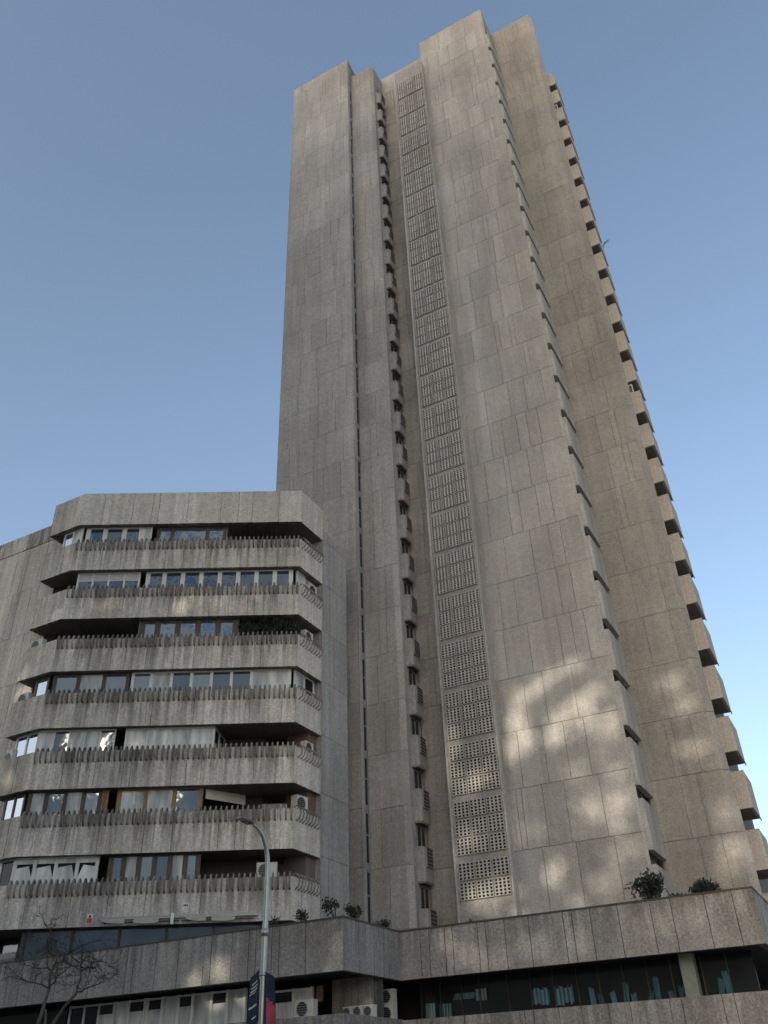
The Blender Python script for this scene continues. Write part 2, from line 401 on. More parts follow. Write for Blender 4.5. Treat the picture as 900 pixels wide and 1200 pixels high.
# balconies on the right flank
def balcony(z):
    b = MB(); zb = z; zt = z+2.0
    b.box(-5.75, -4.56, 50.6, 50.75, zb, zt, 1.05); b.box(-5.75, -4.58, 53.2, 53.34, zb, zt-.05, 1)
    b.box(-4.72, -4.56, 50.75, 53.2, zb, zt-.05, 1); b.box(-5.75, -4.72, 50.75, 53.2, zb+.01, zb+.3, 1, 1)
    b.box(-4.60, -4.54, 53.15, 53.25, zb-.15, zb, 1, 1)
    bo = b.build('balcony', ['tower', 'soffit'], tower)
    f = MB(); f.box(-5.72, -5.6, 50.9, 51.0, zt, zt+1.1); f.box(-5.72, -5.6, 52.0, 52.1, zt, zt+1.1); f.box(-5.72, -5.6, 53.0, 53.1, zt, zt+1.1)
    f.build('window_frame', 'brown', bo)
    p = MB(); p.box(-5.73, -5.68, 50.9, 53.1, zt-.3, zt+1.05); p.build('pane', 'glassdark', bo)
    return bo
bb = balcony(13.91-FL*3)
for k in range(1, 27): copy_part(bb, tower, (0, 0, FL*k))
# things left standing on some of those balconies
def white_window(k, nm, label):
    z = 13.91+FL*k+2.0; q = thing(nm, label, 'screen', (-4.9, 50.9, z))
    f = MB(); f.box(-5.55, -5.5, 50.62, 50.68, z, z+.8); f.box(-5.02, -4.97, 50.62, 50.68, z, z+.8); f.box(-5.55, -4.97, 50.62, 50.68, z+.74, z+.8); f.box(-5.55, -4.97, 50.62, 50.68, z, z+.06)
    f.build('frame', 'white', q); p = MB(); p.box(-5.5, -5.02, 50.64, 50.66, z+.06, z+.74); p.build('pane', 'glasssky', q)
white_window(9, 'window_screen', 'small white framed glass screen in a gap of the right balcony stack')
white_window(21, 'window_screen', 'pale glass screen in the third gap from the top of the right balcony stack')

# ------------------------------------------------------------------ LEFT BLOCK with the wrap-round balconies
block = thing('apartment_block', 'lower concrete apartment block with wrap-round balconies and hooked railings', 'apartment block', (-30, 35, 0))
LE0, LE, LC, RC, RE = (-37.4, 30.0), (-37.4, 28.95), (-34.98, 28.95), (-23.7, 35.4), (-23.7, 37.85)
FB = {k: 11.65+FL*k for k in range(-1, 7)}; FB[6] = 30.24
dD = (Vector(RC)-Vector(LC)).normalized(); nD = Vector((-dD.y, dD.x))
def D(u, inset=0.0): p = Vector(LC)+dD*u+nD*inset; return (p.x, p.y)
core = [(-62, 29.97), (-37.35, 29.97), (-36.0, 31.15), D(11.2, 2.4), (-26.45, 37.95), (-23.75, 37.95), (-23.75, 40.6), (-62, 40.6)]
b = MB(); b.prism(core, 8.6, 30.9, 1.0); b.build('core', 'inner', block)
b = MB(); jl = [24.6+FL*k for k in range(-6, 3)]
b.panels((-62, 29.9), (-37.25, 29.9), 8.6, 32.0, jl, seed=31, widths=(.32, .45, .6, .8, .55), tv=.05, drip=(.15, .25)); b.box(-62, -37.3, 29.93, 30.5, 8.6, 31.95, .6)
b.box(-62, -37.3, 29.86, 30.1, 30.82, 31.98, .92)
b.build('wall', 'stained', block, label='left flank wall of ribbed panels')
b = MB(); b.panels((-23.7, 37.85), (-23.7, 40.65), 7, 30.95, [11.75+FL*k for k in range(0, 7)], seed=32, widths=(.35, .5, .9, 1.2))
b.panels((-26.4, 37.86), (-23.7, 37.86), 7, 30.9, [11.75+FL*k for k in range(0, 7)], seed=33)
b.box(-26.4, -23.75, 37.9, 40.62, 7, 30.9, .6)
b.build('wall', 'tower', block, label='right flank wall beside the tower')
def inset_poly(o):
    return [(-37.4+o, 30.0), (-37.4+o, 28.95+o), (-34.98+o*.27, 28.95+o), D(12.994-o*.577, o), (-23.7-o, 37.83)]
for k in range(-1, 7):
    zb = FB[k]; zt = zb+(1.87 if k < 6 else 2.26)
    b = MB()
    ring = [LE0, LE, LC, RC, RE]; rn = inset_poly(.16)
    for i in range(4):
        P, Q = ring[i], ring[i+1]; A_, B_ = rn[i], rn[i+1]
        # inner face, top, bottom
        b.poly([(*A_, zt), (*B_, zt), (*Q, zt), (*P, zt)][::-1]); b.poly([(*A_, zb), (*B_, zb), (*Q, zb), (*P, zb)], .55)
        b.poly([(*B_, zb), (*A_, zb), (*A_, zt), (*B_, zt)], .8)
        sd = 100+k*7+i
        wd = (.4, .8, 1.1, 1.5, 1.8) if i == 2 else (.5, .7, .9)
        b.panels(P, Q, zb, zt, [], seed=sd, widths=wd, gap=.022, depth=.045, tv=.07, drip=(.35, 1.15) if (i == 2 and k < 6) else ((.25, .5) if i < 2 else (.05, .18)))
        inr = inset_poly(.05); b.poly([(*inr[i], zb), (*inr[i+1], zb), (*inr[i+1], zt), (*inr[i], zt)], .5)
    p_ = b.build('parapet', 'stained', block, label='plain roof parapet' if k == 6 else None)
    # slab / soffit
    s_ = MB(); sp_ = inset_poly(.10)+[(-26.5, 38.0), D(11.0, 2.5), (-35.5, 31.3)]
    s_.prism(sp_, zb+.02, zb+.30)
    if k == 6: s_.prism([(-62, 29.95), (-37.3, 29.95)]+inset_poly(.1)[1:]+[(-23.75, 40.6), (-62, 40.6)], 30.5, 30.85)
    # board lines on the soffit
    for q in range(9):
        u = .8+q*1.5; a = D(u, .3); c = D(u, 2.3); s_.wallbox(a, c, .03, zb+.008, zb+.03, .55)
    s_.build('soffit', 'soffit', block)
    if k < 6:
        r_ = MB()
        def bar(p, n2, rad=.044, ex=0.0):
            # hooked bar: from behind the parapet up, over and out, down and back to the wall
            px, py = p; nx, ny = n2; prof = [(-.12, 0.02), (-.11, .08), (-.06, .14), (.02, .16), (.10, .12), (.15+ex, .02), (.17+ex*1.6, -.22), (.13+ex, -.45), (.01, -.56)]
            pts = [(px+nx*a, py+ny*a, zt+c) for a, c in prof]; r_.tube(pts, rad, 6, 1+rnd.uniform(-.3, .3))
        u = .15
        while u < 12.95: bar(D(u), (-nD.x, -nD.y)); u += .26
        tt = 35.62
        while tt < 37.75: bar((-23.7, tt), (1, 0), .030, .07); tt += .27
        r_.build('railing', 'bars', p_)
# piers that carry the slabs at the right corner
for k in range(-1, 6):
    if k in (0, 1, -1):
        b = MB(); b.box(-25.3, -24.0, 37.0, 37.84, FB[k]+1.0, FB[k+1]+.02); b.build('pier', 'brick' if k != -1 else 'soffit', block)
def strip(P, Q, n, z0, z1, fm, kinds, fw=.09, label=None, weights=None, half=None):
    """one window of n lights between P and Q"""
    P = Vector(P); Q = Vector(Q); L = (Q-P).length; d = (Q-P)/L
    f = MB(); xs = [0]
    ws = weights or [1]*n; T = sum(ws)
    for w_ in ws: xs.append(xs[-1]+L*w_/T)
    for i, x in enumerate(xs):
        a = max(0, x-fw/2) if i else 0; c = min(L, x+fw/2) if i < n else L
        if i == 0: c = fw
        if i == n: a = L-fw
        f.wallbox(P+d*a, P+d*c, .09, z0, z1)
    f.wallbox(P+d*.001, Q-d*.001, .088, z1-.08, z1-.001); f.wallbox(P+d*.001, Q-d*.001, .088, z0+.001, z0+.08)
    fo = f.build('window', fm, block, label=label)
    for i in range(n):
        kd = kinds[i % len(kinds)]
        if kd == 'half':
            p = MB(); p.wallbox(P+d*xs[i], P+d*xs[i+1], .01, z1-.55, z1-.02, out=-.035); p.build('blind', 'blind', fo); kd = 'glass'
        elif kd == 'drape':
            p = MB(); p.wallbox(P+d*xs[i], P+d*xs[i+1], .01, z1-.28, z1-.02, out=-.03)
            a0 = P+d*(xs[i]+.05); a1 = P+d*(xs[i+1]-.05); o = Vector((d.y, -d.x))*-.03
            lf = rnd.random() < .5; mid = a0.lerp(a1, .25 if lf else .75); far = (a0 if not lf else a1)
            p.poly([(*(a0+o), z0+.05), (*(a1+o), z0+.05), (*(a1+o), z0+(.85 if lf else .3)), (*(mid+o), z0+.95), (*(a0+o), z0+(.3 if lf else .85))])
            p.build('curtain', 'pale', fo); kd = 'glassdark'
        p = MB(); p.wallbox(P+d*xs[i], P+d*xs[i+1], .02, z0+.01, z1-.01, out=-.05); p.build('pane', kd, fo)
    return fo
def Z(k): return FB[k]+1.8, FB[k+1]+.02
IN = .38
def ds(k, u0, u1, n, fm, kinds, **kw): z0_, z1_ = Z(k); return strip(D(u0, kw.pop('inset', IN)), D(u1, IN), n, z0_, z1_, fm, kinds, **kw)
# top level
z0_, z1_ = Z(5)
strip((-36.5, 29.3), (-35.0, 29.3), 2, z0_, z1_, 'white', ['glasssky', 'pane_glare']); ds(5, .35, 3.7, 3, 'white', ['glass'], fw=.26); ds(5, 3.7, 4.2, 1, 'white', ['blind'])
ds(5, 4.5, 8.6, 3, 'brown', ['glasssky'], fw=.2, weights=[1.3, 2.9, 1.6]); strip(D(8.62, IN), D(8.75, 2.4), 2, z0_, z1_, 'grey', ['glasssky', 'glass'])
z0_, z1_ = Z(4)
ds(4, .35, 3.9, 4, 'white', ['half'], fw=.1); ds(4, 4.22, 12.6, 8, 'white', ['glass', 'glass', 'glass', 'glass', 'glass', 'glass'], fw=.24)
strip((-24.08, 35.72), (-24.08, 36.6), 1, z0_, z1_, 'white', ['pane_glare'], fw=.14); strip((-24.2, 36.8), (-24.2, 37.8), 1, z0_, z1_, 'white', ['pane_glare'])
z0_, z1_ = Z(3)
ds(3, 4.25, 9.65, 5, 'brown', ['glasssky'], fw=.3, weights=[.9, 1, 1, 1, 1]); strip(D(9.7, IN), D(9.8, 2.4), 2, z0_, z1_, 'brown', ['glass'])
strip(D(4.2, 2.4), D(4.22, IN), 2, z0_, z1_, 'grey', ['glass'])
z0_, z1_ = Z(2)
strip((-36.35, 29.3), (-35.35, 29.3), 1, z0_, z1_, 'brown', ['glasssky'], fw=.12); ds(2, .1, 4.12, 3, 'brown', ['glasssky', 'pane_glare', 'glasssky'], fw=.2)
ds(2, 4.2, 12.65, 8, 'white', ['glasssky', 'pane_glare', 'glass', 'glasssky', 'glass', 'glass', 'pane_glare', 'pale'], fw=.15)
strip((-24.08, 35.75), (-24.08, 37.7), 2, z0_, z1_, 'white', ['pane_glare', 'glassdark'], fw=.1)
z0_, z1_ = Z(1)
strip((-36.9, 29.3), (-35.3, 29.3), 2, z0_, z1_, 'white', ['glasssky'], fw=.08); ds(1, -.05, 3.8, 5, 'white', ['pale', 'glass', 'pale', 'pane_glare', 'glass'], fw=.06)
ds(1, 4.3, 8.8, 4, 'white', ['pale', 'pale', 'pane_glare', 'pale'], fw=.07); strip(D(8.82, IN), D(9.1, 2.4), 2, z0_, z1_, 'white', ['glassdark'], fw=.16)
z0_, z1_ = Z(0)
strip((-36.8, 29.3), (-35.4, 29.3), 2, z0_, z1_, 'brown', ['glasssky'], fw=.1); ds(0, .0, 3.6, 4, 'brown', ['pane_glare', 'glass', 'pane_glare', 'glasssky'], fw=.2)
ds(0, 3.6, 3.9, 1, 'tan', ['tan']); ds(0, 4.32, 8.5, 3, 'tan', ['pane_glare', 'pane_glare', 'glass'], fw=.2)
b = MB(); b.wallbox(D(8.6, .6), D(10.4, 1.9), .05, z1_-.5, z1_-.02); b.build('blind_box', 'white', block)
b = MB(); b.wallbox(D(11.2, 2.2), D(12.4, 2.2), .05, z0_, z1_-.4); b.build('door', 'grey', block)
z0_, z1_ = Z(-1)
strip((-37.0, 29.3), (-35.2, 29.3), 2, z0_, z1_, 'white', ['pane_glare', 'glassdark']); ds(-1, -.05, 3.9, 4, 'white', ['drape'], fw=.16)
ds(-1, 4.34, 8.65, 6, 'brown', ['glass', 'pane_glare', 'glasssky'], fw=.24)
# glazed storey over the podium terrace
b = MB(); b.prism([(-45, 31.2), (-35.6, 31.2), D(.9, .5), D(12.3, .5), (-24.3, 40), (-45, 40)], 5.9, 8.56); b.build('glazed_storey', 'glassstore', block)
for u in (1.0, 3.1, 5.2, 7.3, 9.4, 11.5):
    b = MB(); a = Vector(D(u, .44)); b.wallbox(a, a+dD*.12, .12, 6.4, 8.56); b.build('mullion', 'coping', block)
for x0, x1 in ((-36.0, -35.5), (-37.6, -37.3), (-39.0, -38.7)):
    b = MB(); b.box(x0, x1, 31.05, 31.3, 6.0, 8.56, 2.0); b.build('mullion', 'coping', block)
for x0, x1 in ((-37.25, -36.1), (-38.6, -37.7)):
    b = MB(); b.box(x0, x1, 31.12, 31.19, 6.2, 8.0); b.build('window', 'teal', block)

# ------------------------------------------------------------------ PODIUM
pod = thing('podium', 'long low concrete podium with a dark window band, under tower and apartment block', 'podium', (-15, 40, 0))  # podium, its units and terrace shrubs: coordinates already scaled down about the camera
TW, TM, SX, SR = 28.63, 32.87, -16.95, -3.685          # wing front, main front, re-entrant corner, right corner
ZF0, ZF1, ZL = 5.41, 7.07, 4.10                          # fascia bottom and top, top of the lower wall
def off(o):
    return [(-75, TW+o), (SX-o, TW+o), (SX-o, TM+o), (SR-o, TM+o), (SR-o, 62)]
OUT = off(0)
b = MB(); inr = off(.05); in2 = off(.28)
for i in range(4):
    b.panels(OUT[i], OUT[i+1], ZF0, ZF1, [], seed=200+i, widths=(.36, .7, 1.0, 1.3), gap=.026, depth=.045, tv=.06, drip=(.05, 1.0))
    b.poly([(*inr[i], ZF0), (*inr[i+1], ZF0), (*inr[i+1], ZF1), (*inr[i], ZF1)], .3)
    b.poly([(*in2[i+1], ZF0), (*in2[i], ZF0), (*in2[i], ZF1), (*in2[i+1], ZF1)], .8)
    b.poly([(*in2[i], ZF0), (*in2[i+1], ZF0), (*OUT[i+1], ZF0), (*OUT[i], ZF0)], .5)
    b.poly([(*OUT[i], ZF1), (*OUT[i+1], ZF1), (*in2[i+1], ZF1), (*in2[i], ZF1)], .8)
b.build('fascia', 'agg', pod)
b = MB()
a1 = off(-.03); a2 = off(.31)
for i in range(4):
    P, Q, S_, T_ = a1[i], a1[i+1], a2[i+1], a2[i]; c0, c1 = ZF1+.004, ZF1+.06
    b.poly([(*P, c0), (*Q, c0), (*Q, c1), (*P, c1)]); b.poly([(*P, c1), (*Q, c1), (*S_, c1), (*T_, c1)]); b.poly([(*T_, c0), (*S_, c0), (*Q, c0), (*P, c0)])
    b.poly([(*S_, c0), (*T_, c0), (*T_, c1), (*S_, c1)])
b.build('coping', 'coping', pod)
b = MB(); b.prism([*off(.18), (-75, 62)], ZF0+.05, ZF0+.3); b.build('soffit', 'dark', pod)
b = MB(); b.prism([*off(.29), (-75, 62)], 6.2, 6.45); b.build('terrace', 'agg', pod)
b = MB()
for i in range(4): b.panels(OUT[i], OUT[i+1], 0, ZL+(.03 if i < 2 else 0), [], seed=301+i, widths=(.36, .7, 1.0, 1.3), tv=.06)
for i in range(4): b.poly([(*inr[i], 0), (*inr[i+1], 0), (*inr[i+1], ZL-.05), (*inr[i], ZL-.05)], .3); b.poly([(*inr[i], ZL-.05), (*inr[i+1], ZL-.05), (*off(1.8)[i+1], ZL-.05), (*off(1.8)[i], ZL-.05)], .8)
b.build('lower_wall', 'agg', pod)
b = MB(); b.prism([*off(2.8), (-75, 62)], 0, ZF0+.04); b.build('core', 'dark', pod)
def pwin(xs, t, frame, kinds, fw=.1, z0=4.0, z1=5.36):
    for i in range(len(xs)-1):
        kd = kinds[i % len(kinds)]; x0, x1 = xs[i], xs[i+1]; f = MB()
        f.box(x0-fw/2, x0+fw/2-.001, t, t+.12, z0, z1); f.box(x1-fw/2+.001, x1+fw/2-.002, t+.001, t+.121, z0, z1); f.box(x0+fw/2, x1-fw/2, t+.01, t+.11, z1-.09, z1-.02)
        fo = f.build('window', frame, pod)
        p = MB(); p.box(x0, x1, t+.06, t+.075, z0, z1-.05); p.build('pane', 'pane_glare' if kd == 'tree' else kd, fo)
        if kd == 'pane_glare':
            q = MB(); q.box(x0+.04, x1-.04, t+.045, t+.055, z1-.42, z1-.06); q.build('transom_light', 'glassdark', fo)
pwin([-30.9, -30.1, -29.3, -28.5, -27.7, -26.9], 29.93, 'white', ['glassdark', 'glassdark', 'pane_glare', 'pale', 'pane_glare'], .08)
pwin([-26.75, -26.0, -25.2, -24.5, -23.6, -22.85, -22.05], 29.93, 'white', ['pane_glare', 'tree', 'pane_glare', 'tree', 'pane_glare', 'tree'], .12)
pwin([-21.4, -20.05, -19.25], 30.19, 'white', ['pane_glare', 'pale'], .09, z1=5.2)
b = MB(); b.box(-37, -31.1, 30.0, 30.1, 4.0, 5.4); b.build('window', 'glassdark', pod)
b = MB(); b.panels((-18.95, 31.14), (-17.2, 31.14), 4.0, ZF0+.045, [], seed=401, widths=(.3, .5, .8)); b.box(-18.95, -17.25, 31.2, 32, 4.0, ZF0+.045, .5); b.build('recess_wall', 'agg', pod)
b = MB(); b.box(-19.05, -18.8, 30.2, 30.3, 4.7, 5.2); b.build('notice_panel', 'brick', pod)
# main band glazing: one window per bay
xs = [-16.95, -16.1, -15.2, -14.45, -13.3, -12.4, -11.5, -10.6, -9.8, -8.9, -8.05, -7.2, -6.15, -5.3, -4.4]
for i in range(len(xs)-1):
    f = MB(); f.box(xs[i]-.018, xs[i]+.018, 34.5, 34.58, 3.9, ZF0+.03); fo = f.build('window', 'coping', pod)
    p = MB(); p.box(xs[i]+.02, xs[i+1]-.02, 34.58, 34.6, 3.9, ZF0+.04); p.build('pane', 'glassdark', fo)
def drape(x0, x1, z0, z1, m_, lean=0.0, jag=.0):
    n = 9; p = MB()
    for i in range(n):
        xa, xb = x0+(x1-x0)*i/n, x0+(x1-x0)*(i+1)/n; za = z0+rnd.uniform(0, jag); zb = z1-rnd.uniform(0, jag)
        p.poly([(xa, 34.55-.02*(i % 2), za), (xb, 34.55-.02*((i+1) % 2), za), (xb+lean, 34.55-.02*((i+1) % 2), zb), (xa+lean, 34.55-.02*(i % 2), zb)])
    return p.build('curtain', m_, pod)
drape(-16.8, -16.35, 4.0, 4.72, 'teal'); drape(-16.2, -15.65, 4.0, 4.67, 'teal'); drape(-15.6, -14.7, 4.76, 4.97, 'teal', .1); drape(-14.65, -14.15, 4.67, 5.06, 'teal')
drape(-12.37, -11.72, 4.32, 4.93, 'blue', 0, .1); drape(-11.5, -10.8, 4.28, 4.93, 'blue', 0, .1)
for x in (-10.2, -9.9, -9.43, -9.04, -8.74, -8.22, -7.91, -7.4, -7.09, -5.8, -5.5): drape(x, x+.21, 3.98, 4.67+rnd.uniform(-.2, .3), 'blue', rnd.uniform(-.14, .14), .12)
b = MB(); b.box(-6.7, -6.23, 33.74, 34.2, 3.9, ZF0+.045); b.build('column', 'column', pod)

# ------------------------------------------------------------------ small things fixed to or standing on the buildings
def ac(label, base, rz, w=.8, h=.6, d=.3, fans=1, mat='acwhite'):
    q = thing('air_conditioner', label, 'air conditioner', base, 'outdoor air conditioning units on balconies and in the podium recess', rz); q['_b'] = (0, 0, 0)
    c = MB(); c.box(-w/2, w/2, 0, d, .05, h, 1); c.box(-w/2-.012, w/2+.012, -.012, d+.012, h-.03, h+.01)
    c.build('casing', mat, q)
    fh = h/fans
    for i in range(fans):
        g_ = MB(); cz = .03+fh*(i+.5); r = min(fh, w)*.37; cx = -w*.12 if fans == 1 else 0
        ring = [(cx+r*math.cos(a*math.pi/12), -.02, cz+r*math.sin(a*math.pi/12)) for a in range(24)]
        g_.poly(ring, 1, 0)
        for q_ in range(-2, 3):
            hw_ = r*math.sqrt(max(0, 1-(q_*.33)**2)); g_.box(cx-hw_, cx+hw_, -.034, -.026, cz+q_*r*.33-.006, cz+q_*r*.33+.006, 1, 1)
        for rr in (1.0,):
            g_.tube([(cx+r*rr*math.cos(a*math.pi/8), -.03, cz+r*rr*math.sin(a*math.pi/8)) for a in range(17)], .012, 4, 1, 1, False)
        g_.build('fan_grille', ['acdark', 'grey'], q)
    f_ = MB(); f_.box(-w/2+.05, -w/2+.12, .02, d-.02, 0, .05); f_.box(w/2-.12, w/2-.05, .02, d-.02, 0, .05); f_.build('foot', 'grey', q)
    return q
aD = math.atan2(dD.y, dD.x)
def zt(k): return FB[k]+1.87
ac('white outdoor unit at the left end of the balcony with the deep dark soffit', (-36.75, 29.15, zt(3)-.18), 0, .8, .7)
ac('white outdoor unit at the left end of the balcony with the blue corner window', (-36.95, 29.2, zt(2)-.15), 0, .7, .7)
ac('small grey outdoor unit at the left edge beside the pale sliding windows', (-37.1, 29.2, zt(1)-.15), 0, .45, .75)
ac('white outdoor unit at the right end of the second balcony from the top', (-23.92, 37.2, zt(4)+.05), R_(90), .8, .85)
ac('white outdoor unit beside the hanging plants on the right end of a balcony', (-23.95, 36.9, zt(3)+.12), R_(90), .8, .72)
ac('half hidden outdoor unit behind hooked bars under the deep dark soffit', (-23.95, 37.1, zt(1)+.0), R_(90), .75, .7)
ac('grey boxy outdoor unit in front of the brown brick pier', (-24.0, 36.6, zt(0)+.1), R_(80), .8, .8, .4, 1, 'acwhite')
ac('large white outdoor unit on the lowest balcony near the street lamp', (*D(11.75, .55), zt(-1)+.0), aD, .95, .75, .4)
ac('white outdoor unit in the podium recess right of the white framed window', (-19.1, 29.5, 4.1), 0, .75, .62)
for i, (x, lb) in enumerate(((-18.15, 'leftmost of three small white outdoor units along the podium recess wall'), (-17.72, 'middle one of three small white outdoor units along the podium recess wall'), (-17.28, 'rightmost of three small white outdoor units along the podium recess wall'))):
    ac(lb, (x+.1, 30.75, 4.08), 0, .4, .42, .22)
ac('tall white outdoor unit with two stacked fans in the dark podium recess', (-17.7, 33.04, 4.08), 0, .62, 1.1, .3, 2)
# curved bracket in front of the second one
# awnings
def awning(u0, u1, pcs, label):
    a = D(u0, -.12); q = thing('awning', label, 'awning', (*a, 8.55)); b = MB()
    b.wallbox(D(u0, -.02), D(u1, -.02), .14, 8.78, 8.90, out=.14); b.build('cassette', 'grey', q)
    for x0, x1, zl, zr in pcs:
        c = MB(); P0, P1 = Vector(D(x0, -.3)), Vector(D(x1, -.3)); n = 8
        for i in range(n):
            f0, f1 = i/n, (i+1)/n; A_, B_ = P0.lerp(P1, f0), P0.lerp(P1, f1)
            z_a = 8.60+(zl*(1-f0)+zr*f0)-.04*math.sin(math.pi*f0); z_b = 8.60+(zl*(1-f1)+zr*f1)-.04*math.sin(math.pi*f1)
            o_ = -nD*.0
            c.poly([(A_.x, A_.y, z_a), (B_.x, B_.y, z_b), (B_.x, B_.y, 8.80), (A_.x, A_.y, 8.80)])
            I0 = Vector(D(x0, -.2)).lerp(Vector(D(x1, -.2)), f0); I1 = Vector(D(x0, -.2)).lerp(Vector(D(x1, -.2)), f1)
            c.poly([(I0.x, I0.y, z_a), (I1.x, I1.y, z_b), (B_.x, B_.y, z_b), (A_.x, A_.y, z_a)])
        c.build('fabric', 'awning', q)
    c = MB(); c.wallbox(D(u0+.2, -.1), D(u1-.2, -.1), .05, 8.62, 8.68, out=.1); c.build('folding_arm', 'black', q)
awning(4.45, 8.2, [(4.55, 5.6, .1, .0), (6.0, 7.1, .0, .0)], 'folded awning with two pale fabric pieces, left of the white bracket')
awning(7.9, 11.5, [(8.3, 9.2, .1, .0), (9.45, 10.5, .0, .0)], 'folded awning right of the white bracket, under the white plate')
b = MB(); b.wallbox(D(7.62, -.02), D(7.75, -.02), .2, 8.52, 8.98, out=.2)
tag(b.build('bracket', 'white'), 'short white bracket between the two folded awnings', 'bracket')
def plate(u, z0, z1, wd, red, label):
    q = thing('sign_plate', label, 'sign', (*D(u), z0)); b = MB()
    b.wallbox(D(u, -.0), D(u+wd, -.0), .03, z0, z1, out=.035); b.build('board', 'plate', q)
    b = MB()
    if red: b.wallbox(D(u+.02), D(u+wd-.02), .01, z0+.02, z0+(z1-z0)*.55, out=.042, mi=0); b.wallbox(D(u+.09), D(u+wd-.09), .01, z1-.16, z1-.06, out=.042, mi=1)
    else:
        for i in range(3): b.wallbox(D(u+.06+i*.07), D(u+.11+i*.07), .01, z1-.15, z1-.07, out=.042, mi=1)
    b.build('print', ['red', 'black'], q)
plate(3.83, 8.68, 9.08, .27, True, 'small white plate with a red lower half on the lowest parapet')
plate(8.05, 9.0, 9.42, .3, False, 'small white plate with dark print above the awning')
# street lamp with banners
LS, LT = -16.2, 22.85
lamp = thing('street_lamp', 'tall galvanised street lamp with a curved arm in front of the balconies', 'street lamp', (LS, LT, 0))
b = MB(); b.tube([(LS, LT, 0), (LS, LT, 3.5), (LS, LT, 6), (LS, LT, 7.6), (LS, LT-.04, 7.95), (LS, LT-.14, 8.25), (LS, LT-.34, 8.52), (LS, LT-.62, 8.70), (LS, LT-.95, 8.78)], [.105, .096, .088, .078, .073, .066, .057, .047, .040], 14)
b.tube([(LS, LT, 0), (LS, LT, .25)], .19, 14); b.tube([(LS, LT, 4.72), (LS, LT, 4.78)], .13, 14, .3); b.tube([(LS, LT, 5.75), (LS, LT, 5.95)], .112, 14, .9)
b.build('pole', 'steel', lamp)
b = MB()
secs = [(-.82, .05, .035), (-.95, .12, .06), (-1.15, .17, .075), (-1.45, .15, .05), (-1.6, .10, .03)]
prev = None
for dt, hw, hh in secs:
    rg = [(LS+hw*math.cos(a*math.pi/6), LT+dt, 8.80+hh*math.sin(a*math.pi/6)*(1.0 if math.sin(a*math.pi/6) < 0 else .7)) for a in range(12)]
    if prev:
        for i in range(12): b.poly([prev[i], prev[(i+1) % 12], rg[(i+1) % 12], rg[i]], smooth=True)
    else: b.poly(rg)
    prev = rg
b.poly(prev[::-1]); lh = b.build('lamp_head', 'steel', lamp)
b = MB(); b.poly([(LS-.1, LT-1.4, 8.745), (LS+.1, LT-1.4, 8.745), (LS+.1, LT-1.0, 8.72), (LS-.1, LT-1.0, 8.72)]); b.poly([(LS-.1, LT-1.0, 8.72), (LS+.1, LT-1.0, 8.72), (LS+.1, LT-1.4, 8.745), (LS-.1, LT-1.4, 8.745)][::1]); b.build('lens', 'lampglass', lh)
def banner(x0, x1, lab, mats, stripes, tw, top):
    q = thing('banner', lab, 'banner', (LS, LT, 3.0)); b = MB(); n, mz = 26, 36
    def P(i, j):
        u = i/n; v = j/mz; x = x0+(x1-x0)*u*((.55+.75*v) if x0 > 0 else 1.0)
        return (LS+x, LT-.05+tw*math.sin(u*2.6+v*2.2)*.14*u, top-1.9*v-.16*u*(1 if tw > 0 else .3))
    for j in range(mz):
        for i in range(n):
            mi = 0
            if len(mats) > 1 and .30+.10*i/n < j/mz < .66+.06*i/n and i > 3: mi = 1
            b.poly([P(i, j), P(i+1, j), P(i+1, j+1), P(i, j+1)], 1, mi, smooth=True)
    o = b.build('cloth', mats, q); md = o.modifiers.new('thickness', 'SOLIDIFY'); md.thickness = .006
    if stripes:
        p = MB()
        for (u0, u1, v, h) in stripes:
            N_ = 6
            for i in range(N_):
                ua, ub = (u0+(u1-u0)*i/N_)*n, (u0+(u1-u0)*(i+1)/N_)*n
                A_, B_, C_, D_ = P(ua, v*mz), P(ub, v*mz), P(ub, (v+h)*mz), P(ua, (v+h)*mz)
                p.poly([(x, y-.012, z) for x, y, z in (A_, D_, C_, B_)][::-1])
        p.build('print', 'ink', q)
    c = MB(); c.tube([(LS, LT, top), (LS+x1*.6, LT-.05, top-.02)], .012, 6); c.build('rod', 'steel', q)
banner(-.11, -.44, 'dark navy banner with white lines hanging left of the lamp pole', ['navy'], [(.15, .8, .12, .018), (.1, .85, .17, .018), (.15, .9, .215, .018), (.3, .95, .25, .012), (.2, .9, .42, .03), (.2, .6, .58, .02)], .6, 4.88)
banner(.09, .60, 'navy banner with a pink panel hanging right of the lamp pole', ['navy', 'pink'], [], 1.0, 4.82)

